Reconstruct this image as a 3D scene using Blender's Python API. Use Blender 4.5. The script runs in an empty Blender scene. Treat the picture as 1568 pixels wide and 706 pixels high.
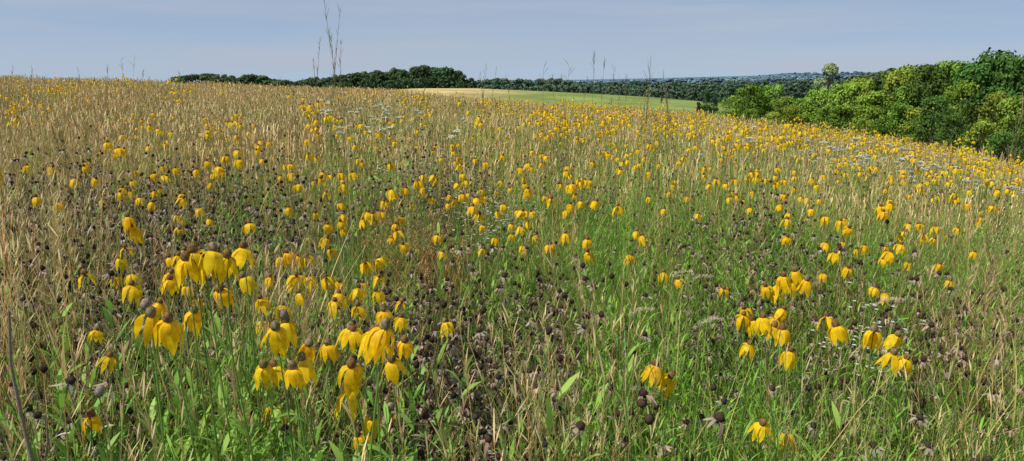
import bpy, math, random
import numpy as np
from mathutils import Vector, Matrix, Euler
random.seed(7); rng=np.random.default_rng(11)
R=random.random
def U(a,b): return a+(b-a)*random.random()
scene=bpy.context.scene
scene.view_settings.view_transform='Standard'
try: scene.view_settings.look='None'
except: pass
scene.view_settings.exposure=0

# ------------------------------------------------------------------ camera
EYE=1.7; PITCH=math.radians(11.9); F=1079.0
cd=bpy.data.cameras.new("camera"); cam=bpy.data.objects.new("camera",cd)
scene.collection.objects.link(cam); scene.camera=cam
cam.location=(0,0,EYE); cam.rotation_euler=(math.pi/2-PITCH,0,0)
cd.lens=18/(784/F); cd.sensor_width=36; cd.clip_start=0.05; cd.clip_end=20000

def bearing(X,Y):
    """photo measurement -> direction (horizontal length 1) : dx,dy,slope"""
    a=X-784; b=353-Y
    y=F*math.cos(PITCH)+b*math.sin(PITCH); z=-F*math.sin(PITCH)+b*math.cos(PITCH)
    h=math.hypot(a,y)
    return a/h,y/h,z/h

# ------------------------------------------------------------------ terrain
def az_of(X): return math.atan2(X-784,F)
azs=[-math.pi,-math.pi/2]+[az_of(X) for X in (0,300,600,784,900,1000,1100,1200,1300,1400,1500,1568)]+[math.pi/2,math.pi]
E1 =[ -.02,0.006, .005,-.002,-.013,-.028,-.034,-.040,-.048,-.058,-.067,-.078,-.090,-.100,-.12,-.02]
RS =[ 40,  48,    48,   45,   45,   42,   38,   36,   34,   32,   30,   29,   28,   28,   30,  40]
az2=[-math.pi]+[az_of(X) for X in (0,400,560,640,730,800,900,1000,1070,1200,1400,1568)]+[math.pi]
E2 =[-.02,-.02,-.018,-.013,-.0085,-.0085,-.0115,-.0155,-.021,-.026,-.04,-.06,-.07,-.02]
E3x=[-math.pi]+[az_of(X) for X in (0,700,880,1000,1150,1200,1260,1400,1568)]+[math.pi]
E3 =[.000,.000,.001,.003,.005,.008,.0115,.010,.013,.013,.0]
def sm(t): t=np.clip(t,0,1); return t*t*(3-2*t)
def ground(x,y):
    x=np.asarray(x,float); y=np.asarray(y,float)
    r=np.hypot(x,y); a=np.arctan2(x,y)
    e=np.interp(a,azs,E1); rs=np.interp(a,azs,RS)
    near=(e+1.4/rs)*r-0.7/rs**2*r*r
    near+=0.05*np.sin(x*.35+1)*np.sin(y*.27)*sm((r-3)/8)
    e2=np.interp(a,az2,E2); zr=EYE+e2*230
    face=np.where(r<230, (EYE-.055*125)+(zr-(EYE-.055*125))*sm((r-110)/125), zr+( -9-zr)*sm((r-230)/90))
    z=near+(face-near)*sm((r-95)/40)
    z=np.where(r<95,near,z)
    e3=np.interp(a,E3x,E3)
    z=z+ (EYE+e3*2600-z)*sm((r-900)/1700)*(r<2600)
    z=np.where(r>=2600,EYE+e3*2600-sm((r-2600)/2500)*30,z)
    return z
def gz(x,y): return float(ground(x,y))
def hit(X,Y,H):
    dx,dy,s=bearing(X,Y); r=0.8
    while r<48:
        if EYE+s*r<=gz(dx*r,dy*r)+H: break
        r*=1.01
    return dx*r,dy*r,r

# ------------------------------------------------------------------ materials
def mat_leaf(name,transl=.3,rough=.55,spec=.25,var=.3,hue=.03,nscale=30):
    m=bpy.data.materials.new(name); m.use_nodes=True; nt=m.node_tree; N=nt.nodes; L=nt.links
    N.clear(); out=N.new('ShaderNodeOutputMaterial')
    at=N.new('ShaderNodeAttribute'); at.attribute_name='Col'
    oi=N.new('ShaderNodeObjectInfo')
    hsv=N.new('ShaderNodeHueSaturation')
    mr=N.new('ShaderNodeMapRange'); mr.inputs[3].default_value=1-var; mr.inputs[4].default_value=1+var
    L.new(oi.outputs['Random'],mr.inputs[0])
    m2=N.new('ShaderNodeMath'); m2.operation='MULTIPLY'; m2.inputs[1].default_value=7.31
    m3=N.new('ShaderNodeMath'); m3.operation='FRACT'
    L.new(oi.outputs['Random'],m2.inputs[0]); L.new(m2.outputs[0],m3.inputs[0])
    mh=N.new('ShaderNodeMapRange'); mh.inputs[3].default_value=.5-hue; mh.inputs[4].default_value=.5+hue
    L.new(m3.outputs[0],mh.inputs[0]); L.new(mh.outputs[0],hsv.inputs['Hue'])
    L.new(at.outputs['Color'],hsv.inputs['Color'])
    if nscale:
        tc=N.new('ShaderNodeTexCoord'); no=N.new('ShaderNodeTexNoise'); no.inputs['Scale'].default_value=nscale; no.inputs['Detail'].default_value=1
        L.new(tc.outputs['Object'],no.inputs['Vector'])
        mn=N.new('ShaderNodeMapRange'); mn.inputs[1].default_value=.3; mn.inputs[2].default_value=.7
        mn.inputs[3].default_value=.75; mn.inputs[4].default_value=1.25
        L.new(no.outputs[0],mn.inputs[0])
        mm=N.new('ShaderNodeMath'); mm.operation='MULTIPLY'; L.new(mr.outputs[0],mm.inputs[0]); L.new(mn.outputs[0],mm.inputs[1])
        L.new(mm.outputs[0],hsv.inputs['Value'])
    else: L.new(mr.outputs[0],hsv.inputs['Value'])
    if rough<.8:
        p=N.new('ShaderNodeBsdfPrincipled'); p.inputs['Roughness'].default_value=rough
        p.inputs['Specular IOR Level'].default_value=spec
        L.new(hsv.outputs[0],p.inputs['Base Color'])
    else:
        p=N.new('ShaderNodeBsdfDiffuse'); L.new(hsv.outputs[0],p.inputs['Color'])
    if transl>0:
        t=N.new('ShaderNodeBsdfTranslucent'); mx=N.new('ShaderNodeMixShader'); mx.inputs[0].default_value=transl
        L.new(hsv.outputs[0],t.inputs[0]); L.new(p.outputs[0],mx.inputs[1]); L.new(t.outputs[0],mx.inputs[2])
        L.new(mx.outputs[0],out.inputs[0])
    else: L.new(p.outputs[0],out.inputs[0])
    return m
M_LEAF=mat_leaf("leaf",.35,.5,.3,.0,.0,0)
M_PETAL=mat_leaf("petal",.38,.5,.2,.08,.008,60)
M_HEAD=mat_leaf("seed_head",0,.9,.1,.1,.01,300)
M_TREE=mat_leaf("tree_foliage",0,.9,.15,.30,.025,.6)
M_BARK=mat_leaf("bark",0,.9,.1,.15,.01,8)
M_FAR=mat_leaf("far_grass",0,.9,.1,.0,.0,0)
MATS=[M_LEAF,M_PETAL,M_HEAD,M_TREE,M_BARK,M_FAR]

# ------------------------------------------------------------------ mesh builder (all faces are quads)
class MB:
    def __init__(s): s.v=[]; s.f=[]; s.c=[]; s.m=[]
    def ribbon(s,b,az,L,w,a0,bend,segs,col,mat=0,twist=0,prof='blade',tipcol=None):
        x,y,z=b; pa=az+math.pi/2+twist; px,py=math.cos(pa),math.sin(pa); ca,sa=math.cos(az),math.sin(az)
        n0=len(s.v); st=L/segs
        for i in range(segs+1):
            t=i/segs
            if prof=='blade': ww=w*(1-t**2.2)*.5+.0002
            elif prof=='leaf': ww=w*.5*(math.sin(math.pi*min(1,(t*.9+.08)))**.8)+.0003
            else: ww=w*.5
            c=col if tipcol is None else tuple(col[k]+(tipcol[k]-col[k])*t for k in range(3))
            s.v.append((x-px*ww,y-py*ww,z)); s.v.append((x+px*ww,y+py*ww,z)); s.c+= [c,c]
            a=a0+bend*t**1.3
            x+=math.sin(a)*ca*st; y+=math.sin(a)*sa*st; z+=math.cos(a)*st
        for i in range(segs):
            q=n0+2*i; s.f.append((q,q+1,q+3,q+2)); s.m.append(mat)
        return (x,y,z)
    def tube(s,pts,r0,r1,col,mat=0,k=3):
        n0=len(s.v); n=len(pts)
        for i,p in enumerate(pts):
            r=r0+(r1-r0)*i/(n-1)
            d=Vector(pts[min(i+1,n-1)])-Vector(pts[max(i-1,0)]); d.normalize()
            a=d.orthogonal() if abs(d.z)<.7 else d.cross(Vector((1,0,0))); a.normalize(); b=d.cross(a)
            for j in range(k):
                an=2*math.pi*j/k; q=Vector(p)+a*(r*math.cos(an))+b*(r*math.sin(an))
                s.v.append(q[:]); s.c.append(col)
        for i in range(n-1):
            for j in range(k):
                s.f.append((n0+i*k+j,n0+i*k+(j+1)%k,n0+(i+1)*k+(j+1)%k,n0+(i+1)*k+j)); s.m.append(mat)
    def blob(s,c,rx,rz,col,col2,mat=2,nu=6,nv=4,jit=.1,ax=None):
        n0=len(s.v); ax=ax or Vector((0,0,1)); q=ax.to_track_quat('Z','Y')
        for i in range(nv+1):
            ph=math.pi*i/nv
            for j in range(nu):
                th=2*math.pi*(j+.5*(i%2))/nu; k=1+U(-jit,jit)
                p=q@Vector((math.sin(ph)*math.cos(th)*rx*k,math.sin(ph)*math.sin(th)*rx*k,math.cos(ph)*rz*k))
                s.v.append((c[0]+p.x,c[1]+p.y,c[2]+p.z)); t=R(); s.c.append(tuple(col[m]+(col2[m]-col[m])*t for m in range(3)))
        for i in range(nv):
            for j in range(nu):
                s.f.append((n0+i*nu+j,n0+(i+1)*nu+j,n0+(i+1)*nu+(j+1)%nu,n0+i*nu+(j+1)%nu)); s.m.append(mat)
    def petal(s,c,q,az,L,w,r0,a0,a1,col,col2,na=4,nw=2,mat=1):
        n0=len(s.v); rad=r0; z=0; st=L/na; tw=U(-.25,.25)
        for i in range(na+1):
            t=i/na; ww=w*.5*(.45+.75*math.sin(math.pi*min(1,t*.85+.08)))*(1 if t<.99 else .55)
            for j in range(nw+1):
                u=j/nw*2-1
                off=u*ww; cup=-.25*ww*(u*u)
                lx=rad+cup*.6; ly=off+tw*t*ww; lz=z - (.12*L*(1-u*u) if i==na else 0)
                p=q@Vector((lx*math.cos(az)-ly*math.sin(az),lx*math.sin(az)+ly*math.cos(az),lz))
                s.v.append((c[0]+p.x,c[1]+p.y,c[2]+p.z)); s.c.append(tuple(col[m]+(col2[m]-col[m])*(1-t)*.6 for m in range(3)))
            a=a0+(a1-a0)*min(1,t*2.6)
            rad+=math.cos(a)*st; z-=math.sin(a)*st
        for i in range(na):
            for j in range(nw):
                k=n0+i*(nw+1)+j; s.f.append((k,k+1,k+nw+2,k+nw+1)); s.m.append(mat)
    def mesh(s,name,smooth=True):
        me=bpy.data.meshes.new(name); me.from_pydata(s.v,[],s.f)
        for m in MATS: me.materials.append(m)
        me.polygons.foreach_set('material_index',s.m)
        me.polygons.foreach_set('use_smooth',[smooth]*len(s.f))
        a=me.attributes.new('Col','FLOAT_COLOR','POINT')
        arr=np.ones((len(s.v),4),np.float32); arr[:,:3]=np.array(s.c,np.float32); a.data.foreach_set('color',arr.ravel())
        me.update(); return me
def mixc(a,b,t): return tuple(a[i]+(b[i]-a[i])*t for i in range(3))
def jit(c,v=.2):
    k=1+U(-v,v); return tuple(x*k for x in c)
GREEN=(.17,.36,.032); GREEN2=(.31,.47,.050); BLUEG=(.12,.30,.09); OLIVE=(.36,.38,.08)
STRAW=(.74,.55,.22); STRAW2=(.58,.40,.14)
BRN=(.18,.12,.07); DKB=(.035,.023,.018); DRYP=(.62,.49,.37); DRYP2=(.36,.26,.18)
YEL=(.95,.70,.010); YEL2=(.92,.54,.006)

# ------------------------------------------------------------------ plant parts
def cone_head(mb,c,ax,size=1.,hi=True,bare=False):
    q=ax.to_track_quat('Z','Y')
    old=R()<.6
    c1=(.27,.15,.06) if old else (.26,.24,.12); c2=(.12,.06,.025)
    if bare: c1=(.30,.25,.19); c2=(.16,.12,.08)
    if hi: mb.blob(Vector(c)+ax*.005*size,.0088*size,.0115*size,c1,c2,2,10,7,.07,ax)
    else: mb.blob(Vector(c)+ax*.005*size,.0085*size,.0108*size,c1,c2,2,6,4,.08,ax)
    if bare: return
    n=random.choice([6,7,8,9,10]) if hi else random.choice([6,7,8]); ph=R()*6.3
    op=U(0,.28) if R()<.8 else U(.3,.6); LL=U(.040,.056)*size
    for i in range(n):
        if R()<.10: continue
        mb.petal(c,q,ph+2*math.pi*i/n+U(-.25,.25),LL*U(.8,1.1),U(.0115,.017)*size,.006*size,
                 U(.3,.9),U(1.40,1.72)-op*U(.4,1.2),jit(mixc(YEL,YEL2,R()*.5),.06),YEL2,5 if hi else 3,2)
def stem_pts(b,t,n=6,sag=.03):
    b=Vector(b); t=Vector(t); o=Vector((U(-1,1),U(-1,1),0))*sag
    return [tuple(b.lerp(t,i/(n-1))+o*math.sin(math.pi*i/(n-1))) for i in range(n)]
def lobed_leaf(mb,p,az,L,col):
    mb.ribbon(p,az,L,L*.12,U(.6,1.0),U(.4,.9),4,col,0,U(-.4,.4),'leaf')
    for k in (-1,1):
        mb.ribbon((p[0]+math.cos(az)*L*.3,p[1]+math.sin(az)*L*.3,p[2]+L*.22),az+k*.7,L*.55,L*.09,1.1,.5,3,col,0,0,'leaf')
def coneflower(mb,base,top,size=1.,hi=True,leaves=True,bare=False):
    pts=stem_pts(base,top,7,.03 if hi else .05)
    sg=jit((.22,.36,.07))
    mb.tube(pts,.0024*size,.0013*size,sg,0,4 if hi else 3)
    d=(Vector(pts[-1])-Vector(pts[-3])).normalized()
    ax=(d+Vector((U(-.3,.3),U(-.3,.3),0))).normalized()
    cone_head(mb,pts[-1],ax,size,hi,bare)
    if leaves:
        for i in range(1,5):
            for _ in range(2):
                if R()<.75: lobed_leaf(mb,pts[i],R()*6.3,U(.08,.16)*(1-i*.12),jit(mixc(GREEN,GREEN2,R()),.2))

def add_grass(mb,n,hmin,hmax,w,cols,dry,spread,segs,mat=0,lean=0):
    for _ in range(n):
        a=R()*6.28; rr=spread*math.sqrt(R()); c=jit(mixc(random.choice(cols),random.choice(cols),R()),.25); tip=mixc(c,STRAW,U(0,.35))
        if R()<dry: c=jit(STRAW2,.25); tip=STRAW
        mb.ribbon((rr*math.cos(a),rr*math.sin(a),-.02),a+U(-1,1) if lean else R()*6.28,U(hmin,hmax),U(*w),U(.02,.28)+lean,U(.1,1.5)*R()+.1+lean,segs,c,mat,U(-.6,.6),'blade',tip)
def add_straw(mb,n,hmin,hmax,w,spread,far,mat=0):
    for _ in range(n):
        a=R()*6.28; rr=spread*math.sqrt(R()); c=jit(mixc(STRAW,STRAW2,R()),.2)
        if R()<.2: c=mixc(c,OLIVE,.7)
        h=U(hmin,hmax); lean=U(0,.22); la=R()*6.28; b=(rr*math.cos(a),rr*math.sin(a),-.02)
        t=(b[0]+math.cos(la)*lean*h,b[1]+math.sin(la)*lean*h,h*(1-lean*lean/2))
        if far:
            mb.ribbon(b,la,h,.0034*w,lean*.7,lean*.9,3,mixc(c,(.3,.25,.12),.25),mat,U(-1.5,1.5),'x')
            for k in range(3):
                mb.ribbon((t[0],t[1],t[2]-U(.02,.16)),R()*6.28,U(.03,.09),.0045*w,U(.1,.6),U(0,.5),1,jit(mixc(c,(.72,.56,.32),.5),.25),mat,0,'x')
            continue
        pts=stem_pts(b,t,5,.04)
        mb.tube(pts,.0014*w,.0006*w,c,mat,3)
        for k in range(8):
            q=Vector(pts[-1]).lerp(Vector(pts[-2]),U(-.0,.75))
            mb.ribbon(tuple(q),R()*6.28,U(.02,.055),.0028*w,U(.15,.7),U(0,.5),2,jit(mixc(c,(.72,.56,.30),.6),.2),mat,0,'leaf')
        for k in range(2):
            q=pts[random.choice([0,1,2])]
            mb.ribbon(q,R()*6.28,U(.2,.5),U(.0025,.005)*w,U(.15,.6),U(.5,2.0),5,jit(mixc(STRAW,STRAW2,R()),.3),mat,U(-.5,.5))
def add_susan(mb,n,spread,w=1.,far=False):
    for _ in range(n):
        a=R()*6.28; rr=spread*math.sqrt(R()); h=U(.62,.97); la=R()*6.28; lean=U(0,.2)
        b=(rr*math.cos(a),rr*math.sin(a),-.02); t=(b[0]+math.cos(la)*lean*h,b[1]+math.sin(la)*lean*h,h*.82)
        pts=stem_pts(b,t,4,.03); c=jit(mixc(BRN,(.28,.26,.09),R()),.3)
        mb.tube(pts,.0018*w,.0012*w,c,0,3)
        for k in range(random.choice([2,3,4]) if not far else 2):
            q=Vector(pts[2]).lerp(Vector(pts[3]),R()); az=R()*6.28; l=U(.08,.24)
            e=q+Vector((math.cos(az)*l*.45,math.sin(az)*l*.45,l*.9))
            mb.tube([tuple(q),tuple(e)],.0012*w,.001*w,c,0,3)
            ax=Vector((U(-.6,.6),U(-.6,.6),1)).normalized()
            mb.blob(e+ax*.004,.0092*w,.0095*w,DKB,(.08,.05,.036),2,6 if not far else 5,4 if not far else 3,.15,ax)
            qq=ax.to_track_quat('Z','Y'); npt=random.choice([0,0,7,8,10]) if not far else random.choice([0,4])
            for m in range(npt):
                pc=jit(mixc(DRYP,DRYP2,R()),.2)
                mb.petal(tuple(e),qq,m*6.28/max(npt,1)+U(-.3,.3),U(.016,.030)*w,U(.004,.0075)*w,.005,U(-.2,.9),U(.2,2.0),pc,DRYP2,3 if not far else 2,1,0)
        for k in range(3 if not far else 2):
            q=Vector(pts[1]).lerp(Vector(pts[3]),R())
            mb.ribbon(tuple(q),R()*6.28,U(.04,.09),U(.005,.011)*w,U(.6,1.6),U(.5,2.2),4 if not far else 2,jit(mixc(BRN,DRYP,R()),.3),0,U(-.6,.6),'leaf')
def p_grass(n=34,hmin=.45,hmax=.95,w=(.0026,.0058),cols=(GREEN,BLUEG,GREEN2),dry=.14,spread=.15,segs=5,lean=0):
    mb=MB(); add_grass(mb,n,hmin,hmax,w,cols,dry,spread,segs,0,lean); return mb
def p_straw(n=16,hmin=.75,hmax=1.1,w=1.,spread=.18):
    mb=MB(); add_straw(mb,n,hmin,hmax,w,spread,False); return mb
def p_susan(n=7): 
    mb=MB(); add_susan(mb,n,.15); return mb
def p_patch(rad,ng,ns,nb,gw,sw,bw,cols,dry,segs=3):
    mb=MB(); add_grass(mb,ng,.5,.92,gw,cols,dry,rad,segs,5); add_straw(mb,ns,.7,1.05,sw,rad,True,5); add_susan(mb,nb,rad,bw,True)
    return mb
def p_leafy(h=.75,n=3,L=(.05,.10),w=.18,nl=26,cols=(GREEN,GREEN2),spread=.06):
    mb=MB()
    for _ in range(n):
        a=R()*6.28; rr=spread*math.sqrt(R()); la=R()*6.28; lean=U(0,.2); hh=h*U(.75,1.15)
        b=(rr*math.cos(a),rr*math.sin(a),-.02); t=(b[0]+math.cos(la)*lean*hh,b[1]+math.sin(la)*lean*hh,hh)
        pts=stem_pts(b,t,6,.02); c=jit(mixc(cols[0],(.2,.2,.07),.3))
        mb.tube(pts,.0022,.001,c,0,3)
        for k in range(nl):
            tt=.2+.8*k/nl; i=min(4,int(tt*5)); q=Vector(pts[i]).lerp(Vector(pts[i+1]),tt*5-i)
            ll=U(*L)*(1.15-.6*tt); ang=k*2.4+U(-.3,.3)
            mb.ribbon(tuple(q),ang,ll,ll*w,U(.3,.8),U(.3,1.1),3,jit(mixc(cols[0],cols[1],R()*.5+tt*.5),.15),0,U(-.3,.3),'leaf')
    return mb
def p_coneplant(n=3,far=False,size=1.,lo=.98,hi=1.22,spread=.12):
    mb=MB()
    for _ in range(n):
        a=R()*6.28; rr=spread*R(); h=U(lo,hi); la=R()*6.28; lean=U(0,.15)
        b=(rr*math.cos(a),rr*math.sin(a),-.02); t=(b[0]+math.cos(la)*lean*h,b[1]+math.sin(la)*lean*h,h)
        coneflower(mb,b,t,size,False,not far,R()<.08)
    return mb
WHT=(.82,.82,.76)
def p_white():
    mb=MB()
    for _ in range(2):
        h=U(.85,1.05); t=(U(-.1,.1),U(-.1,.1),h*.75); pts=stem_pts((0,0,-.02),t,4,.02)
        mb.tube(pts,.002,.0012,GREEN,0,3)
        for k in range(9):
            e=Vector(t)+Vector((U(-.1,.1),U(-.1,.1),U(.08,.22)))
            mb.tube([t,tuple(e)],.0009,.0007,GREEN2,0,3)
            ph=R()*6
            for m in range(6):
                mb.ribbon(tuple(e),ph+m*1.047,.011,.007,1.3,.2,2,WHT,1,0,'leaf')
            mb.blob(e,.003,.002,(.6,.5,.1),(.5,.4,.1),2,5,3,.05)
    return mb
def p_lace():
    """queen anne's lace: flat white umbels"""
    mb=MB()
    for _ in range(2):
        t=Vector((U(-.15,.15),U(-.15,.15),U(.95,1.2))); pts=stem_pts((0,0,-.02),t,4,.03)
        mb.tube(pts,.002,.0014,GREEN,0,3); rad=U(.03,.05)
        for k in range(20):
            a=R()*6.28; rr=rad*math.sqrt(R()); e=t+Vector((rr*math.cos(a),rr*math.sin(a),.04-rr*.5+U(0,.008)))
            mb.tube([tuple(t),tuple(e)],.0008,.0006,GREEN2,0,3)
            for m in range(4): mb.ribbon(tuple(e),a+m*1.57,.012,.011,1.0,.2,1,WHT,1,0,'x')
    return mb
def p_redbrush():
    mb=MB()
    for _ in range(5):
        h=U(.7,.95); t=Vector((U(-.15,.15),U(-.15,.15),h)); pts=stem_pts((U(-.05,.05),U(-.05,.05),-.02),t,6,.03); c=jit((.36,.19,.08),.2)
        mb.tube(pts,.002,.001,c,0,3)
        for k in range(22):
            i=random.choice([2,3,4]); q=Vector(pts[i]).lerp(Vector(pts[i+1]),R()); az=R()*6.28; l=U(.05,.14)
            e=q+Vector((math.cos(az)*l*.5,math.sin(az)*l*.5,l*.8)); mb.tube([tuple(q),tuple(e)],.0008,.0006,c,0,3)
            for m in range(5): mb.ribbon(tuple(q.lerp(e,U(.3,1))),R()*6.28,U(.012,.03),.004,U(.3,1.3),.4,1,jit((.52,.28,.10),.3),0,0,'x')
    return mb
def bluestem(mb,b,t,w=1.,fork=True,leaves=5):
    pts=stem_pts(b,t,9,.12); c=jit(mixc((.18,.23,.08),(.36,.26,.10),R()),.15)
    mb.tube(pts,.0020*w,.0006*w,c,0,4)
    ph=R()*6.3; hc=mixc((.20,.13,.08),c,.5)
    if fork:
        for k in range(4):
            L=U(.05,.12); az=ph+k*U(1.2,2.0); a0=U(.2,.9); q=Vector(pts[-1]).lerp(Vector(pts[-2]),.12*k)
            mb.ribbon(tuple(q),az,L,.0017*w,a0,U(.3,1.2),4,jit(hc,.2),0,0,'leaf')
            mb.ribbon(tuple(q),az,L,.0017*w,a0,U(.3,1.2),4,jit(hc,.2),0,1.5,'leaf')
    else:
        for k in range(26):
            q=Vector(pts[-1]).lerp(Vector(pts[-2]),U(-.05,1.3))
            mb.ribbon(tuple(q),R()*6.28,U(.02,.07),.0017*w,U(.05,.6),U(0,.5),2,jit(hc,.2),0,0,'leaf')
    for k in range(leaves):
        i=random.choice([1,2,3,4,5]); mb.ribbon(pts[i],R()*6.28,U(.2,.45),U(.003,.006)*w,U(.1,.45),U(.4,1.8),6,jit(mixc(GREEN,STRAW2,R()*.8),.2),0,U(-.5,.5))
def foxtail(mb,b,t,d):
    """arching dry stem with a fuzzy cream plume; d = plume direction"""
    pts=stem_pts(b,t,7,.03); c=jit((.55,.45,.22),.1)
    mb.tube(pts,.0016,.001,c,0,4)
    p=Vector(pts[-1]); L=.075; pl=[]
    for i in range(7):
        pl.append(p.copy()); p=p+(Vector((d*(.5+.12*i),U(-.1,.1),.55-.16*i)).normalized())*(L/6)
    for i in range(6):
        for k in range(22):
            q=pl[i].lerp(pl[i+1],R()); az=R()*6.28
            mb.ribbon(tuple(q),az,U(.008,.013),.0013,U(.4,1.6),.2,1,jit((.66,.56,.38),.15),0,0,'x')

# ------------------------------------------------------------------ scattering
def proto_coll(name,meshes):
    c=bpy.data.collections.new(name)
    for i,m in enumerate(meshes):
        o=bpy.data.objects.new(f"{name}_{i:02d}",m); c.objects.link(o)
    return c
def scatter(name,meshes,P,rot,scl,idx=None):
    n=len(P); meshes=[m.mesh(name) if isinstance(m,MB) else m for m in meshes]; coll=proto_coll(name+"_variants",meshes)
    me=bpy.data.meshes.new(name); me.vertices.add(n); me.vertices.foreach_set('co',np.asarray(P,np.float32).ravel())
    a=me.attributes.new('rot','FLOAT_VECTOR','POINT'); a.data.foreach_set('vector',np.asarray(rot,np.float32).ravel())
    a=me.attributes.new('scl','FLOAT_VECTOR','POINT'); a.data.foreach_set('vector',np.asarray(scl,np.float32).ravel())
    a=me.attributes.new('idx','INT','POINT'); a.data.foreach_set('value',(rng.integers(0,len(meshes),n) if idx is None else np.asarray(idx)).astype(np.int32))
    ob=bpy.data.objects.new(name,me); scene.collection.objects.link(ob)
    g=bpy.data.node_groups.new(name+"_nodes",'GeometryNodeTree')
    g.interface.new_socket('Geometry',in_out='INPUT',socket_type='NodeSocketGeometry')
    g.interface.new_socket('Geometry',in_out='OUTPUT',socket_type='NodeSocketGeometry')
    N=g.nodes; L=g.links; gi=N.new('NodeGroupInput'); go=N.new('NodeGroupOutput')
    ci=N.new('GeometryNodeCollectionInfo'); ci.inputs['Collection'].default_value=coll
    ci.inputs['Separate Children'].default_value=True; ci.inputs['Reset Children'].default_value=True
    ip=N.new('GeometryNodeInstanceOnPoints'); ip.inputs['Pick Instance'].default_value=True
    def na(nm,t):
        x=N.new('GeometryNodeInputNamedAttribute'); x.data_type=t; x.inputs['Name'].default_value=nm
        return [o for o in x.outputs if o.enabled and o.name=='Attribute'][0]
    L.new(gi.outputs[0],ip.inputs['Points']); L.new(ci.outputs[0],ip.inputs['Instance'])
    L.new(na('idx','INT'),ip.inputs['Instance Index'])
    er=N.new('FunctionNodeEulerToRotation'); L.new(na('rot','FLOAT_VECTOR'),er.inputs[0]); L.new(er.outputs[0],ip.inputs['Rotation'])
    L.new(na('scl','FLOAT_VECTOR'),ip.inputs['Scale']); L.new(ip.outputs[0],go.inputs[0])
    md=ob.modifiers.new('scatter','NODES'); md.node_group=g
    return ob
NF=[0]
def realize(name,mbs,P,rot,scl,var=.2,hue=.06,idx=None):
    """merge all copies into ONE mesh with per-plant colour variation"""
    P=np.asarray(P,float); rot=np.asarray(rot,float); scl=np.asarray(scl,float); n=len(P)
    if idx is None: idx=rng.integers(0,len(mbs),n)
    Vs=[];Fs=[];Cs=[];Ms=[]; off=0
    cx,sx=np.cos(rot[:,0]),np.sin(rot[:,0]); cy,sy=np.cos(rot[:,1]),np.sin(rot[:,1]); cz,sz=np.cos(rot[:,2]),np.sin(rot[:,2])
    for k,mb in enumerate(mbs):
        sel=np.where(idx==k)[0]
        if not len(sel): continue
        v=np.array(mb.v,np.float32); f=np.array(mb.f,np.int32); c=np.array(mb.c,np.float32); m=np.array(mb.m,np.int32)
        q=v[None]*scl[sel][:,None,:].astype(np.float32)
        x,y,z=q[...,0],q[...,1],q[...,2]
        S=lambda a:a[sel][:,None].astype(np.float32)
        x,y=x*S(cz)-y*S(sz),x*S(sz)+y*S(cz)
        y,z=y*S(cx)-z*S(sx),y*S(sx)+z*S(cx)
        x,z=x*S(cy)+z*S(sy),-x*S(sy)+z*S(cy)
        Vs.append((np.stack([x,y,z],-1)+P[sel][:,None,:]).reshape(-1,3).astype(np.float32))
        Fs.append((f[None]+off+(np.arange(len(sel))*len(v))[:,None,None]).reshape(-1,4).astype(np.int32)); off+=len(sel)*len(v)
        g=rng.uniform(1-var,1+var,(len(sel),1,1)); h=rng.uniform(-hue,hue,(len(sel),1,1))*np.array([1,-.3,0])[None,None]
        Cs.append(np.clip(c[None]*g*(1+h*2),0,1).reshape(-1,3).astype(np.float32)); Ms.append(np.tile(m,len(sel)))
    V=np.concatenate(Vs);Fq=np.concatenate(Fs);C=np.concatenate(Cs);M=np.concatenate(Ms); nf=len(Fq); NF[0]+=nf
    me=bpy.data.meshes.new(name); me.vertices.add(len(V)); me.vertices.foreach_set('co',V.ravel())
    me.loops.add(nf*4); me.loops.foreach_set('vertex_index',Fq.ravel().astype(np.int32))
    me.polygons.add(nf); me.polygons.foreach_set('loop_start',(np.arange(nf)*4).astype(np.int32))
    for mt in MATS: me.materials.append(mt)
    me.polygons.foreach_set('material_index',M.astype(np.int32)); me.polygons.foreach_set('use_smooth',np.ones(nf,bool))
    a=me.attributes.new('Col','FLOAT_COLOR','POINT'); arr=np.ones((len(V),4),np.float32); arr[:,:3]=C; a.data.foreach_set('color',arr.ravel())
    me.update(calc_edges=True)
    ob=bpy.data.objects.new(name,me); scene.collection.objects.link(ob); return ob
_ph=rng.uniform(0,6.28,(40,8)); _dr=rng.uniform(0,6.28,(40,8))
def wn(x,y,sc,seed):
    v=0
    for k in range(7):
        f=1/sc*(0.6+.22*k); d=_dr[seed,k]
        v=v+np.sin((x*np.cos(d)+y*np.sin(d))*f*6.28+_ph[seed,k])
    return v/3.2
def softbox(u,y,b,su=.05,sy=.25):
    u0,u1,y0,y1=b; s=lambda t:1/(1+np.exp(-np.clip(t,-30,30)))
    return s((u-u0)/su*2)*s((u1-u)/su*2)*s((y-y0)/(sy*y0)*2)*s((y1-y)/(sy*y1)*2)
def sample(n,y0,y1,p,wf=None,side=.95,mar=1.3):
    out=[]; tot=0
    while tot<n:
        m=n*2; t=rng.random(m); e=2-p
        y=(y0**e+t*(y1**e-y0**e))**(1/e); x=(rng.random(m)*2-1)*(side*y+mar)
        keep=rng.random(m)<(side*y+mar)/(side*y*1.0+mar*y/y0*1.0+1e-6)*1.0
        x,y=x[keep],y[keep]
        if wf is not None:
            w=np.clip(wf(x,y),0,1); k=rng.random(len(x))<w; x,y=x[k],y[k]
        out.append(np.stack([x,y],1)); tot+=len(x)
    a=np.concatenate(out)[:n]; return a[:,0],a[:,1]
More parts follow.
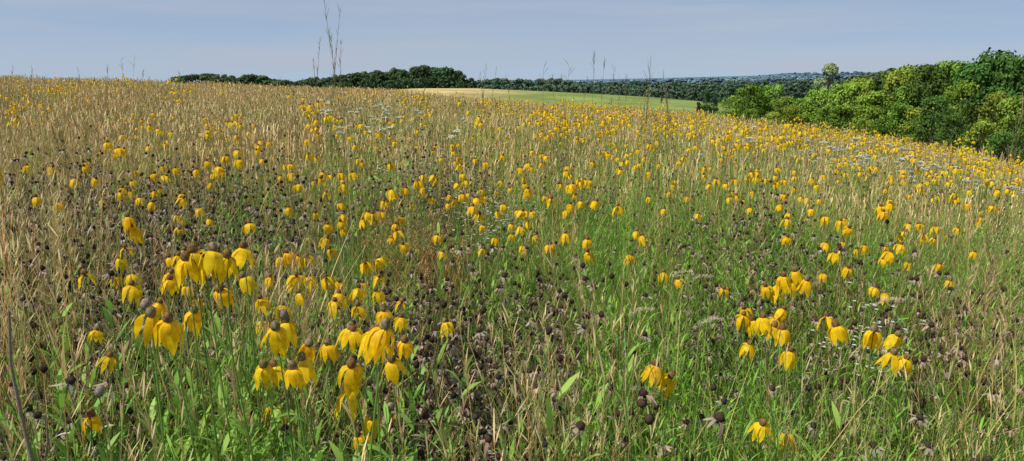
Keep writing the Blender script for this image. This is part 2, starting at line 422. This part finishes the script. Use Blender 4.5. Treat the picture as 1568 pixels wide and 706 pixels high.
def spread(name,meshes,n,y0,y1,p,wf=None,s=(.8,1.15),tilt=.12,side=.95,mar=1.3,var=.2):
    x,y=sample(n,y0,y1,p,wf,side,mar); z=ground(x,y)
    m=len(x); rot=np.stack([rng.normal(0,tilt,m),rng.normal(0,tilt,m),rng.uniform(0,6.28,m)],1)
    k=rng.uniform(s[0],s[1],m)*(1+.10*wn(x,y,1.1,30)); scl=np.stack([k,k,k],1)
    return realize(name,meshes,np.stack([x,y,z],1),rot,scl,var)
def grid(name,types,sp,y0,y1,score,tilt=.04):
    """jittered grid of patches; types = list of lists of meshes, score -> type weights"""
    xs=[];ys=[]
    y=y0
    while y<y1:
        h=.92*y+1.5; xx=np.arange(-h,h,sp); xs.append(xx+rng.uniform(-.35,.35,len(xx))*sp); ys.append(y+rng.uniform(-.35,.35,len(xx))*sp); y+=sp*.9
    x=np.concatenate(xs); y=np.concatenate(ys); W=np.stack(score(x,y),1)+rng.normal(0,.18,(len(x),len(types)))
    t=W.argmax(1); ms=[m for T in types for m in T]; off=np.cumsum([0]+[len(T) for T in types])
    idx=np.array([off[k]+rng.integers(0,len(types[k])) for k in t])
    n=len(x); k=rng.uniform(.82,1.15,n)
    rot=np.stack([rng.normal(0,tilt,n),rng.normal(0,tilt,n),rng.uniform(0,6.28,n)],1)
    realize(name,ms,np.stack([x,y,ground(x,y)],1),rot,np.stack([k*0+1,k*0+1,k],1),.16,.05,idx)

def uy(x,y): return x/y
BROWN=[(-.15,.12,1.2,2.8),(-.80,-.36,2.9,5.2),(-.85,-.60,2.0,3.0),(.29,.48,3.0,4.2),(.52,.82,2.3,3.1),(-.15,-.02,4.8,8.0),(-.24,-.08,2.3,3.0)]
def w_brown(x,y):
    u=uy(x,y); w=0
    for b in BROWN: w=w+softbox(u,y,b,.05,.16)
    return np.clip(w*(.45+.8*wn(x,y,.55,3)),0,1)+.012
def w_straw(x,y):
    u=uy(x,y)
    far=sm((y-5)/14); w=.11+.28*wn(x,y,1.3,5)+.3*far*sm((.15-u)/.5)+.6*sm((-.44-u)/.25)*(.5+.5*far)+.3*sm((u-.68)/.10)
    return np.clip(w*(1-.9*softbox(u,y,(.08,.70,.9,2.6)))*(1-.6*softbox(u,y,(-.16,.13,1.2,2.7)))*(1-.5*softbox(u,y,(.0,.7,2.5,6))),0.01,1)
def w_green(x,y):
    u=uy(x,y); w=.65+.45*wn(x,y,.9,6)-.35*softbox(u,y,(-.16,.13,1.2,2.7))+.4*softbox(u,y,(.03,.3,2.2,5.5))+.2*softbox(u,y,(-.5,-.1,3,7))
    for b in BROWN: w=w-.25*softbox(u,y,b)
    return np.clip(w,.15,1)
def w_tuss(x,y):
    u=uy(x,y); return np.clip(.25+.6*wn(x,y,.8,31)+.5*softbox(u,y,(-.9,-.5,1.2,3))-.5*softbox(u,y,(-.16,.13,1.2,2.7)),0,1)
def w_fine(x,y):
    u=uy(x,y); return np.clip((softbox(u,y,(.13,.9,.8,2.6))+.6*softbox(u,y,(.0,.8,2.5,6.8)))*(.65+.5*wn(x,y,.9,7))+.08,0,1)
def w_leafy(x,y):
    u=uy(x,y); return np.clip(softbox(u,y,(-.62,-.15,.8,2.0))+.07*(1+wn(x,y,1.4,8)),0,1)

g_near=[p_grass() for _ in range(5)]+[p_grass(40,.3,.75,(.003,.007)) for _ in range(3)]
t_near=[p_grass(55,.75,1.2,(.0035,.007),(GREEN,BLUEG,OLIVE),.2,.07,6,.08) for _ in range(4)]
s_near=[p_straw() for _ in range(6)]
st_near=[p_straw(12,1.0,1.35,1.2,.15) for _ in range(4)]
b_near=[p_susan() for _ in range(8)]
f_near=[p_leafy(.76,8,(.04,.08),.085,34,(GREEN,(.28,.50,.05)),.16) for _ in range(5)]
l_near=[p_leafy(.85,4,(.06,.12),.2,22,((.18,.37,.05),(.32,.52,.08)),.12) for _ in range(6)]
c_near=[p_coneplant(random.choice([1,2,3])) for _ in range(8)]
c_mid=[p_coneplant(random.choice([2,3,4,5,6]),True,1.15,1.0,1.24,.25) for _ in range(8)]
c_far=[p_coneplant(7,True,1.35,.98,1.16,.45) for _ in range(6)]
GC=(GREEN,GREEN2,OLIVE)
mid_types=[[p_patch(.75,275,38,6,(.005,.010),1.5,1.3,(GREEN,GREEN2,BLUEG,OLIVE),.10) for _ in range(3)],
           [p_patch(.75,140,150,6,(.005,.010),1.6,1.3,GC,.32) for _ in range(3)],
           [p_patch(.75,165,50,40,(.005,.010),1.4,1.5,GC,.20) for _ in range(3)]]
far_types=[[p_patch(1.9,370,90,10,(.013,.024),3.8,2.6,(GREEN2,OLIVE,GREEN),.13,2) for _ in range(3)],
           [p_patch(1.9,190,250,8,(.013,.024),4.4,2.6,GC,.42,2) for _ in range(3)],
           [p_patch(1.9,265,135,30,(.013,.024),3.8,2.8,GC,.25,2) for _ in range(2)]]
def score_mid(x,y):
    u=uy(x,y)
    return [.64+.35*sm((u+.45)/.5)+.3*wn(x,y,4,20), .38+.5*sm((-.15-u)/.4)+.3*wn(x,y,5,21), .42+.3*wn(x,y,3.5,22)]
def score_far(x,y):
    u=uy(x,y)
    return [.60+.42*sm((u+.3)/.5)+.28*wn(x,y,12,23), .45+.5*sm((.0-u)/.4)+.28*wn(x,y,14,24), .34+.3*wn(x,y,10,25)]
spread("green_prairie_grass",g_near,2300,.8,7,1.1,w_green,(.75,1.1),.12)
spread("tall_green_tussocks",t_near,190,1.35,7,1.0,w_tuss,(.75,1.05),.1)
spread("dry_straw_grass",s_near,500,1.2,7,1.0,w_straw,(.75,1.12),.12)
spread("tall_dry_grass",st_near,150,1.5,7,1.0,lambda x,y:np.clip(.12+.8*sm((-.48-uy(x,y))/.14)+.5*sm((uy(x,y)-.70)/.08),0,1),(.85,1.05),.1)
spread("dried_black_eyed_susans",b_near,720,1.0,7,.9,w_brown,(.85,1.12),.12)
spread("fine_leaved_forbs",f_near,780,.8,6.8,1.1,w_fine,(.8,1.2),.14)
spread("leafy_forbs",l_near,420,.8,6,1.1,w_leafy,(.8,1.12),.12)
grid("prairie_midfield",mid_types,.95,6.3,22,score_mid)
grid("prairie_far_field",far_types,2.3,21,58,score_far)

# coneflower masses
def w_yel(x,y):
    u=uy(x,y); return np.clip((.10+.6*sm((u+.35)/.6)*sm((y-4.5)/5))*np.clip(-.25+2.*wn(x,y,2.,12),0,2),0,1)
spread("yellow_coneflowers_midfield",c_mid,560,6,24,1.05,w_yel,(.92,1.06),.05,var=.04)
spread("yellow_coneflowers_far_field",c_far,380,23,58,1.0,lambda x,y:np.clip((.14+.6*sm((uy(x,y)+.2)/.4))*np.clip(-.05+1.8*wn(x,y,5.,13),0,2),0,1),(.9,1.03),.03,var=.04)
CL=[(205,350,5),(178,415,4),(385,345,6),(365,360,4),(450,400,7),(500,375,4),(555,445,3),(290,285,2),(355,280,3),(380,283,2),(215,255,7),(190,250,4),(285,240,5),(225,165,12),(230,182,8),(315,185,6),(395,215,5),(565,335,2),(550,295,6),(565,265,5),(595,278,4),(650,272,5),(685,258,10),(735,322,4),(845,318,7),(845,290,8),(870,268,8),(785,285,6),(830,240,8),(770,245,6),(975,345,3),(975,240,8),(1090,265,8),(1130,260,8),(1175,290,3),(1180,265,6),(1240,330,4),(1310,322,5),(1340,330,6),(1295,372,1),(1120,398,1),(1340,365,4),(1375,370,3),(1410,372,2),(1405,340,3),(1510,350,2),(1470,345,1),(1490,290,8),(1500,305,6),(1440,325,3),(1380,265,8),(1230,265,8),(1300,250,10),(470,270,5),(510,232,5),(460,240,4),(710,215,8),(1210,430,5),(1155,410,2),(585,405,2),(545,380,2),(665,300,2),(900,300,2),(1020,265,4),(480,300,3),(60,270,2),(120,300,2),
(15,155,16),(75,135,14),(105,128,16),(150,130,14),(40,128,12),(255,128,12),(300,132,12),(185,125,12),(205,200,6),(8,250,3),(250,195,6),(300,245,5),(430,220,5),(560,190,6),(640,200,6),(330,180,5),(20,165,8),(900,195,10),(960,185,10)]
P=[]
for X,Y,n in CL:
    x,y,r=hit(X,Y,1.14)
    for _ in range(max(1,int(n*.65+.5))):
        P.append((x+random.gauss(0,.020*r),y+random.gauss(0,.03*r)))
P=np.array(P); n=len(P)
k=rng.uniform(.9,1.06,n)
realize("yellow_coneflower_clusters",c_near,np.stack([P[:,0],P[:,1],ground(P[:,0],P[:,1])],1),
        np.stack([rng.normal(0,.04,n),rng.normal(0,.04,n),rng.uniform(0,6.28,n)],1),np.stack([k,k,k],1),.04,.01)

def places(name,ms,L,H,sp,var=.05):
    P=[]
    for X,Y,n in L:
        x,y,r=hit(X,Y,H)
        for _ in range(n): P.append((x+random.gauss(0,sp*r),y+random.gauss(0,sp*1.3*r)))
    P=np.array(P); n=len(P); k=rng.uniform(.85,1.08,n)
    realize(name,ms,np.stack([P[:,0],P[:,1],ground(P[:,0],P[:,1])],1),np.stack([rng.normal(0,.05,n),rng.normal(0,.05,n),rng.uniform(0,6.28,n)],1),np.stack([k,k,k],1),var,.01)
places("white_daisy_fleabane",[p_white() for _ in range(4)],[(745,290,6),(770,285,6),(590,235,5),(1300,415,3),(1325,435,2),(690,230,4),(1400,255,6)],1.02,.035)
places("queen_annes_lace",[p_lace() for _ in range(4)],[(545,165,9),(560,180,4),(520,165,5),(1095,197,3),(1250,200,5),(1300,222,7),(1345,228,8),(1380,240,8),(1420,243,9),(1460,250,8),(1500,250,5),(1190,205,3)],1.16,.05)
places("rusty_brown_forb",[p_redbrush() for _ in range(3)],[(650,330,4),(670,350,3),(640,360,2),(1250,380,1)],.9,.045,.15)

# ------------------------------------------------------------------ foreground coneflowers, one object each
HERO=[(297,400,50),(325,400,52),(347,408,50),(372,392,42),(373,435,36),(337,458,42),(297,490,42),(230,500,55),(257,508,56),(312,415,50),(285,412,50),
(422,520,55),(437,508,50),(472,543,48),(503,540,40),(536,517,46),(573,530,62),(588,522,66),(620,536,44),(600,568,52),(538,578,58),(404,575,48),(448,580,52),(419,636,42),(462,565,50),(570,655,50),(598,645,36),(140,650,42),(535,612,50),(420,575,46),(548,680,46),
(1003,573,45),(1027,590,44),(1168,497,36),(1198,515,36),(1210,548,36),(1280,512,42),(1338,518,38),(1374,523,32),(1368,552,35),(1388,558,32),(1203,675,40),(1168,662,42),(898,655,38),(1185,510,36),
(1200,432,31),(1217,424,30),(1235,438,30),(1192,446,30),(1210,440,30),(403,500,32),(555,486,26),(517,450,25),(453,438,27),(185,403,27),(205,355,25),(195,340,25),(210,362,24),(178,430,24),(440,395,28),(457,400,28),(470,402,27),(500,372,24),(505,388,24),(940,570,34),(1150,500,30),(555,440,24),(580,402,24),
(152,618,-50),(350,265,-24),(395,264,-24),(378,270,-22),(537,245,-20),(222,485,-50),(598,640,-48),(410,268,-20),(1450,590,-34),(435,500,-50)]
for X,Y,s in HERO:
    bare=s<0; s=abs(s)
    dx,dy,sl=bearing(X,Y-s*.3); d=72/s*1.06; x,y=dx*d,dy*d; z=EYE+sl*d
    mb=MB(); ox,oy=U(-.12,.12),U(-.05,.15)
    coneflower(mb,(ox,oy,gz(x+ox,y+oy)-.02-z),(0,0,0),1.12,True,True,bare)
    o=bpy.data.objects.new("yellow_coneflower",mb.mesh("yellow_coneflower")); o.location=(x,y,z); scene.collection.objects.link(o)

# tall big bluestem stalks
for X,Y,d in [(520,22,4.0),(497,8,3.6),(507,62,5),(522,70,4.6),(910,78,4.5),(925,100,6),(997,85,2.6),(1005,190,2.5),(1566,172,1.9),(832,108,4.6),(872,104,4.8),(940,108,6),(745,98,6),(760,108,7),(185,97,8),(205,98,8),(50,104,9),(1015,120,3.5),(1495,300,2.1),(1530,330,2.2),(490,60,5.2),(275,112,9),(1575,130,2.4),
   (950,125,7),(960,118,6),(900,125,6),(735,118,7),(775,122,7),(845,122,6),(860,118,7),(512,100,6),(480,95,6),(165,104,9),(220,108,9),(120,108,10),(20,108,9),(1020,150,4),(990,140,4.5),(1008,230,3),(430,118,8),(340,118,9),(410,180,4),(300,230,3.5),(640,190,5),(700,230,4),(1250,240,4),(1400,260,3.5),(1120,220,4),(830,250,3.5),(95,200,3),(40,260,2.6),(150,220,3.2),(350,250,3),(560,260,3),(1060,260,3.2),(1330,280,3),(1460,230,4)]:
    dx,dy,sl=bearing(X,Y); x,y=dx*d,dy*d; z=EYE+sl*d; ox=U(-.15,.15); oy=U(-.1,.1)
    mb=MB(); bluestem(mb,(ox,oy,gz(x+ox,y+oy)-.02-z),(0,0,0),(.75+.05*d)*(.8 if d<2.5 else 1),X in(832,872,185,205))
    o=bpy.data.objects.new("big_bluestem_stalk",mb.mesh("big_bluestem")); o.location=(x,y,z); scene.collection.objects.link(o)
# fuzzy foxtail heads
for X,Y,d,dr in [(965,485,2.0,1),(1072,500,2.0,1),(1030,425,2.4,1),(1060,432,2.5,1),(1340,470,2.2,1)]:
    dx,dy,sl=bearing(X,Y); x,y=dx*d,dy*d; z=EYE+sl*d; mb=MB(); foxtail(mb,(-.12,.03,gz(x,y)-.02-z),(0,0,0),dr)
    o=bpy.data.objects.new("foxtail_grass",mb.mesh("foxtail")); o.location=(x,y,z); scene.collection.objects.link(o)
# bare grey dead stem at the left
dx,dy,sl=bearing(14,478); d=1.55; x,y=dx*d,dy*d; z=EYE+sl*d; mb=MB()
mb.tube([(.03,-.10,gz(x,y)-.02-z),(.0,-.05,-.55),(.02,-.02,-.36),(.0,-.01,-.2),(-.012,0,-.1),(0,0,0)],.005,.0022,(.24,.19,.14),2,6)
mb.tube([(.02,-.02,-.36),(.05,-.02,-.25),(.055,-.02,-.2)],.003,.0012,(.24,.19,.14),2,5)
o=bpy.data.objects.new("dead_stem",mb.mesh("dead_stem")); o.location=(x,y,z); scene.collection.objects.link(o)

# ------------------------------------------------------------------ ground sheet
na=288; aa=np.concatenate([np.linspace(-math.pi,-1,40,endpoint=False),np.linspace(-1,1,208,endpoint=False),np.linspace(1,math.pi,40,endpoint=False)])
rr=np.concatenate([np.array([.3]),np.geomspace(.8,6500,150)])
A,Rr=np.meshgrid(aa,rr); X=Rr*np.sin(A); Y=Rr*np.cos(A); Z=ground(X,Y)
V=np.stack([X,Y,Z],-1).reshape(-1,3); V=np.concatenate([V,[[0,0,0]]])
Fc=[]; nr=len(rr)
for i in range(nr-1):
    for j in range(na):
        j2=(j+1)%na; Fc.append((i*na+j,i*na+j2,(i+1)*na+j2,(i+1)*na+j))
c0=len(V)-1
for j in range(na): Fc.append((c0,(j+1)%na,j))
gm=bpy.data.meshes.new("ground"); gm.from_pydata(V.tolist(),[],Fc); gm.polygons.foreach_set('use_smooth',[True]*len(Fc))
col=np.ones((len(V),4),np.float32); r=np.hypot(V[:,0],V[:,1]); a=np.arctan2(V[:,0],V[:,1]); px=784+F*np.tan(np.clip(a,-1.2,1.2))
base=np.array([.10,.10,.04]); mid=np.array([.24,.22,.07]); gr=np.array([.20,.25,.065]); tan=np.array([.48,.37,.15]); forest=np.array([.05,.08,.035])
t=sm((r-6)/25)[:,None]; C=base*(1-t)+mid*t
tanw=(sm((850-px)/130)*sm((r-150-(px-650)*.2)/30))[:,None]; fld=gr*(1-tanw)+tan*tanw
t=sm((r-90)/25)[:,None]; C=C*(1-t)+fld*t
t=sm((r-238)/30)[:,None]; C=C*(1-t)+forest*t
t=sm((r-900)/1200)[:,None]; C=C*(1-t)+np.array([.10,.16,.20])*t  # blue aerial haze painted into the farthest ground colour
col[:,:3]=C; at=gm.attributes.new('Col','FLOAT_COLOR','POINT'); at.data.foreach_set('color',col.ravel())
mg=bpy.data.materials.new("ground_thatch"); mg.use_nodes=True; nt=mg.node_tree; N=nt.nodes; L=nt.links
bs=N['Principled BSDF']; bs.inputs['Roughness'].default_value=.95; bs.inputs['Specular IOR Level'].default_value=.05
at=N.new('ShaderNodeAttribute'); at.attribute_name='Col'; tc=N.new('ShaderNodeTexCoord')
n1=N.new('ShaderNodeTexNoise'); n1.inputs['Scale'].default_value=9; n1.inputs['Detail'].default_value=6
n2=N.new('ShaderNodeTexNoise'); n2.inputs['Scale'].default_value=.06; n2.inputs['Detail'].default_value=7
L.new(tc.outputs['Object'],n1.inputs['Vector']); L.new(tc.outputs['Object'],n2.inputs['Vector'])
mu=N.new('ShaderNodeMath'); mu.operation='MULTIPLY'; L.new(n1.outputs[0],mu.inputs[0]); L.new(n2.outputs[0],mu.inputs[1])
mp=N.new('ShaderNodeMapRange'); mp.inputs[1].default_value=.1; mp.inputs[2].default_value=.4; mp.inputs[3].default_value=.5; mp.inputs[4].default_value=1.5
L.new(mu.outputs[0],mp.inputs[0]); vm=N.new('ShaderNodeVectorMath'); vm.operation='SCALE'
L.new(at.outputs['Color'],vm.inputs[0]); L.new(mp.outputs[0],vm.inputs['Scale']); L.new(vm.outputs[0],bs.inputs['Base Color'])
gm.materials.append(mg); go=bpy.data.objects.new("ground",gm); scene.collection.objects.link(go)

# ------------------------------------------------------------------ trees
def tree_mesh(h=10,wd=4.,nc=34,nl=160,leaf=.34,col=(.09,.15,.03),col2=(.15,.20,.035),shape='round',trunk=True,low=.12):
    mb=MB(); cl=[]; lop=[U(.75,1.15) for _ in range(6)]
    for i in range(nc):
        t=R()**.8; ph=R()*6.28
        zz=low+(1-low)*t
        if shape=='cone': prof=(1-t)**.8*.95+.08
        elif shape=='tall': prof=.55*math.sin(math.pi*min(1,t*.85+.12))
        else: prof=math.sin(math.pi*min(1,(t*.80+.16)))**.7
        rad=wd*prof*U(.35,.95)*lop[int(ph)%6]; cr=U(.06,.125)*h*(.8 if shape=='cone' else 1)*(1 if shape!='tall' else .7)
        cl.append((Vector((rad*math.cos(ph),rad*math.sin(ph),min(zz*h*(.9+.1*lop[int(ph)%6]),h-cr*.8))),cr))
    if trunk:
        bk=(.10,.08,.06)
        mb.tube([(0,0,-.5),(U(-.2,.2),U(-.2,.2),h*.35),(U(-.3,.3),U(-.3,.3),h*.85)],h*.022,h*.005,bk,4,6)
        for c,cr in cl[::2]:
            z0=c.z*.45; mb.tube([(0,0,z0),tuple(Vector((0,0,z0)).lerp(c,.5)+Vector((0,0,-.2))),tuple(c)],h*.008,h*.002,bk,4,4)
    for c,cr in cl:
        cc=mixc(col,col2,R())
        for k in range(nl):
            n=Vector((random.gauss(0,1),random.gauss(0,1),random.gauss(0,.8)+.25)).normalized()
            p=c+Vector((n.x*cr*1.1,n.y*cr*1.1,n.z*cr*.8))*U(.6,1.15)
            nn=(n+Vector((random.gauss(0,.35),random.gauss(0,.35),random.gauss(0,.35)+.1))).normalized()
            a=nn.orthogonal().normalized(); b=nn.cross(a); an=R()*6.28
            a,b=a*math.cos(an)+b*math.sin(an),b*math.cos(an)-a*math.sin(an); s=leaf*U(.5,1)
            q=len(mb.v); c3=jit(cc,.22)
            for u,v in ((-.5,-.1),(0,-.5),(.5,.1),(0,.5)):
                mb.v.append((p+a*u*s*1.3+b*v*s)[:]); mb.c.append(c3)
            mb.f.append((q,q+1,q+2,q+3)); mb.m.append(3)
    return mb.mesh("tree",False)
def near_trees():
    TY=(.13,.21,.028); TY2=(.22,.31,.046); TG=(.055,.115,.025); TG2=(.095,.175,.035)
    A=[tree_mesh(10,3.7,38,130,.30,TY,TY2) for _ in range(3)]
    B=[tree_mesh(10,3.5,38,130,.30,TG,TG2) for _ in range(4)]
    C=[tree_mesh(10,3.2,34,110,.28,(.26,.33,.15),(.34,.40,.22),'tall')]
    D=[tree_mesh(10,3.4,36,120,.28,(.035,.07,.026),(.05,.095,.03),'cone')]
    def put(m,X,Ytop,d,name,wk=1.):
        dx,dy,s=bearing(X,Ytop); x,y=dx*d,dy*d; g=gz(x,y); h=EYE+s*d-g; k=max(h,2.)/10.
        o=bpy.data.objects.new(name,m); o.location=(x,y,g-.1); o.rotation_euler=(0,0,R()*6.28); kw=k*wk
        o.scale=(kw,kw,k); scene.collection.objects.link(o)
    for X,Y,d in [(1126,144,100),(1150,128,96),(1180,128,98),(1205,146,94),(1228,148,92),(1250,134,95),(1290,126,88),(1318,118,90),(1340,138,86),(1363,110,88),(1390,104,92),(1404,130,84),(1215,160,85),(1270,160,84),(1335,160,80),(1380,155,78),(1150,165,90),(1185,170,88)]:
        put(random.choice(A),X,Y,d,"deciduous_tree",U(.75,.98))
    put(C[0],1272,96,97,"cottonwood_tree",.75)
    put(C[0],1258,118,99,"cottonwood_tree",.85)
    for X,Y,d in [(1422,98,84),(1452,92,88),(1474,122,80),(1497,96,82),(1530,74,84),(1556,90,88),(1578,78,78),(1600,86,84),(1435,145,74),(1480,150,70),(1525,138,70),(1560,145,66),(1612,92,74),(1644,84,84),(1680,84,80),(1600,155,62),(1650,135,66),(1460,172,66),(1505,182,62),(1540,198,58),(1720,90,80),(1570,198,56),(1415,162,76),(1610,182,56),(1700,145,64),(1410,98,100),(1477,92,98)]:
        put(random.choice(B if R()<.72 else A),X,Y,d,"deciduous_tree",U(.65,.95))
    put(D[0],1083,137,125,"cedar_tree",.75); put(D[0],1094,146,128,"cedar_tree",.8); put(D[0],1070,155,124,"cedar_tree",.8)
    put(D[0],1013,156,190,"cedar_tree",.7)
near_trees()
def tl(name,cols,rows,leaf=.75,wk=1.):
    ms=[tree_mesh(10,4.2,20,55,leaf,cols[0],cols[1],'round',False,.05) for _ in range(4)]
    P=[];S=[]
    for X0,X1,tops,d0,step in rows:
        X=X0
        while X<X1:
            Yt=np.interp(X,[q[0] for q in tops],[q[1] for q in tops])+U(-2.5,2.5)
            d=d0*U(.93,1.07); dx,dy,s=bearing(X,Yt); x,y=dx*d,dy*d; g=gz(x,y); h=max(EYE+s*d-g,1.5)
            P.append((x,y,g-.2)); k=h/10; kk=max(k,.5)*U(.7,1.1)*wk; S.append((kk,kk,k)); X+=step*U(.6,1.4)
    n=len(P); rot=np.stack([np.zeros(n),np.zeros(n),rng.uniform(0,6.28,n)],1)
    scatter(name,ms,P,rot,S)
tl("distant_tree_line",((.055,.095,.04),(.08,.125,.048)),[
 (270,436,[(270,119),(300,114),(360,113),(436,120)],300,6),
 (440,722,[(440,125),(480,119),(540,113),(580,109),(640,101),(690,105),(722,119)],300,7),
 (500,722,[(500,126),(560,123),(640,117),(722,128)],280,7),
 (1280,1700,[(1280,128),(1330,111),(1400,101),(1568,92),(1700,90)],260,9)])
tl("haze_tinted_tree_line",((.085,.135,.08),(.11,.17,.095)),[  # distance haze put into the foliage as paler, bluer greens
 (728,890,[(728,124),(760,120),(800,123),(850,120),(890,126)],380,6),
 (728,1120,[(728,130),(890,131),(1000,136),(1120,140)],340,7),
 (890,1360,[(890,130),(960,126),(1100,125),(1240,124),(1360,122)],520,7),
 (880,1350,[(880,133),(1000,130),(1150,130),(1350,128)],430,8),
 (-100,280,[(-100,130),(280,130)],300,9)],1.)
tl("far_haze_tinted_woodland",((.165,.25,.28),(.175,.26,.285)),[  # blue haze is tinted into the leaf colours, no atmosphere in between
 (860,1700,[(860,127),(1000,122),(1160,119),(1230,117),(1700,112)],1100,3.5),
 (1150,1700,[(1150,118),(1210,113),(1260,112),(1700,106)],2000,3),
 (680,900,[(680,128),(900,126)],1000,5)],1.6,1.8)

# ------------------------------------------------------------------ sky and sun
SUN_EL=math.radians(52); SUN_AZ=math.radians(-115)
w=bpy.data.worlds.new("World"); scene.world=w; w.use_nodes=True; nt=w.node_tree; N=nt.nodes; L=nt.links
bg=N['Background']; bg.inputs['Strength'].default_value=.11
sk=N.new('ShaderNodeTexSky'); sk.sky_type='NISHITA'; sk.sun_disc=False; sk.sun_elevation=SUN_EL; sk.sun_rotation=SUN_AZ%(2*math.pi)
sk.air_density=1.0; sk.dust_density=.6; sk.ozone_density=2.
tc=N.new('ShaderNodeTexCoord'); sx=N.new('ShaderNodeSeparateXYZ'); L.new(tc.outputs['Generated'],sx.inputs[0])
rp=N.new('ShaderNodeValToRGB'); cr=rp.color_ramp
cr.elements[0].position=0.; cr.elements[0].color=(.39,.52,.69,1)
cr.elements[1].position=.14; cr.elements[1].color=(.27,.345,.51,1)
e=cr.elements.new(.05); e.color=(.32,.44,.63,1)
e=cr.elements.new(1.0); e.color=(.31,.40,.58,1)
L.new(sx.outputs[2],rp.inputs[0])
# faint veils of high haze
mpn=N.new('ShaderNodeMapping'); mpn.inputs['Scale'].default_value=(1.,1.,14); L.new(tc.outputs['Generated'],mpn.inputs[0])
nz=N.new('ShaderNodeTexNoise'); nz.inputs['Scale'].default_value=2.; nz.inputs['Detail'].default_value=5; L.new(mpn.outputs[0],nz.inputs['Vector'])
mr=N.new('ShaderNodeMapRange'); mr.inputs[1].default_value=.38; mr.inputs[2].default_value=.66; mr.inputs[3].default_value=0; mr.inputs[4].default_value=.85
L.new(nz.outputs[0],mr.inputs[0])
mc=N.new('ShaderNodeMix'); mc.data_type='RGBA'; L.new(mr.outputs[0],mc.inputs[0]); L.new(rp.outputs[0],mc.inputs[6]); mc.inputs[7].default_value=(.41,.46,.58,1)
sc=N.new('ShaderNodeVectorMath'); sc.operation='SCALE'; sc.inputs['Scale'].default_value=9.5; L.new(mc.outputs[2],sc.inputs[0])
mx=N.new('ShaderNodeMix'); mx.data_type='RGBA'; mx.inputs[0].default_value=.85; L.new(sk.outputs[0],mx.inputs[6]); L.new(sc.outputs[0],mx.inputs[7])
L.new(mx.outputs[2],bg.inputs['Color'])
sd=bpy.data.lights.new("sun",'SUN'); sd.energy=4.5; sd.angle=math.radians(.8); sd.color=(1,.965,.91)
so=bpy.data.objects.new("sun",sd); scene.collection.objects.link(so)
v=Vector((math.sin(SUN_AZ)*math.cos(SUN_EL),math.cos(SUN_AZ)*math.cos(SUN_EL),math.sin(SUN_EL)))
so.rotation_euler=v.to_track_quat('Z','Y').to_euler(); so.location=(0,0,30)
print("done faces",NF[0])
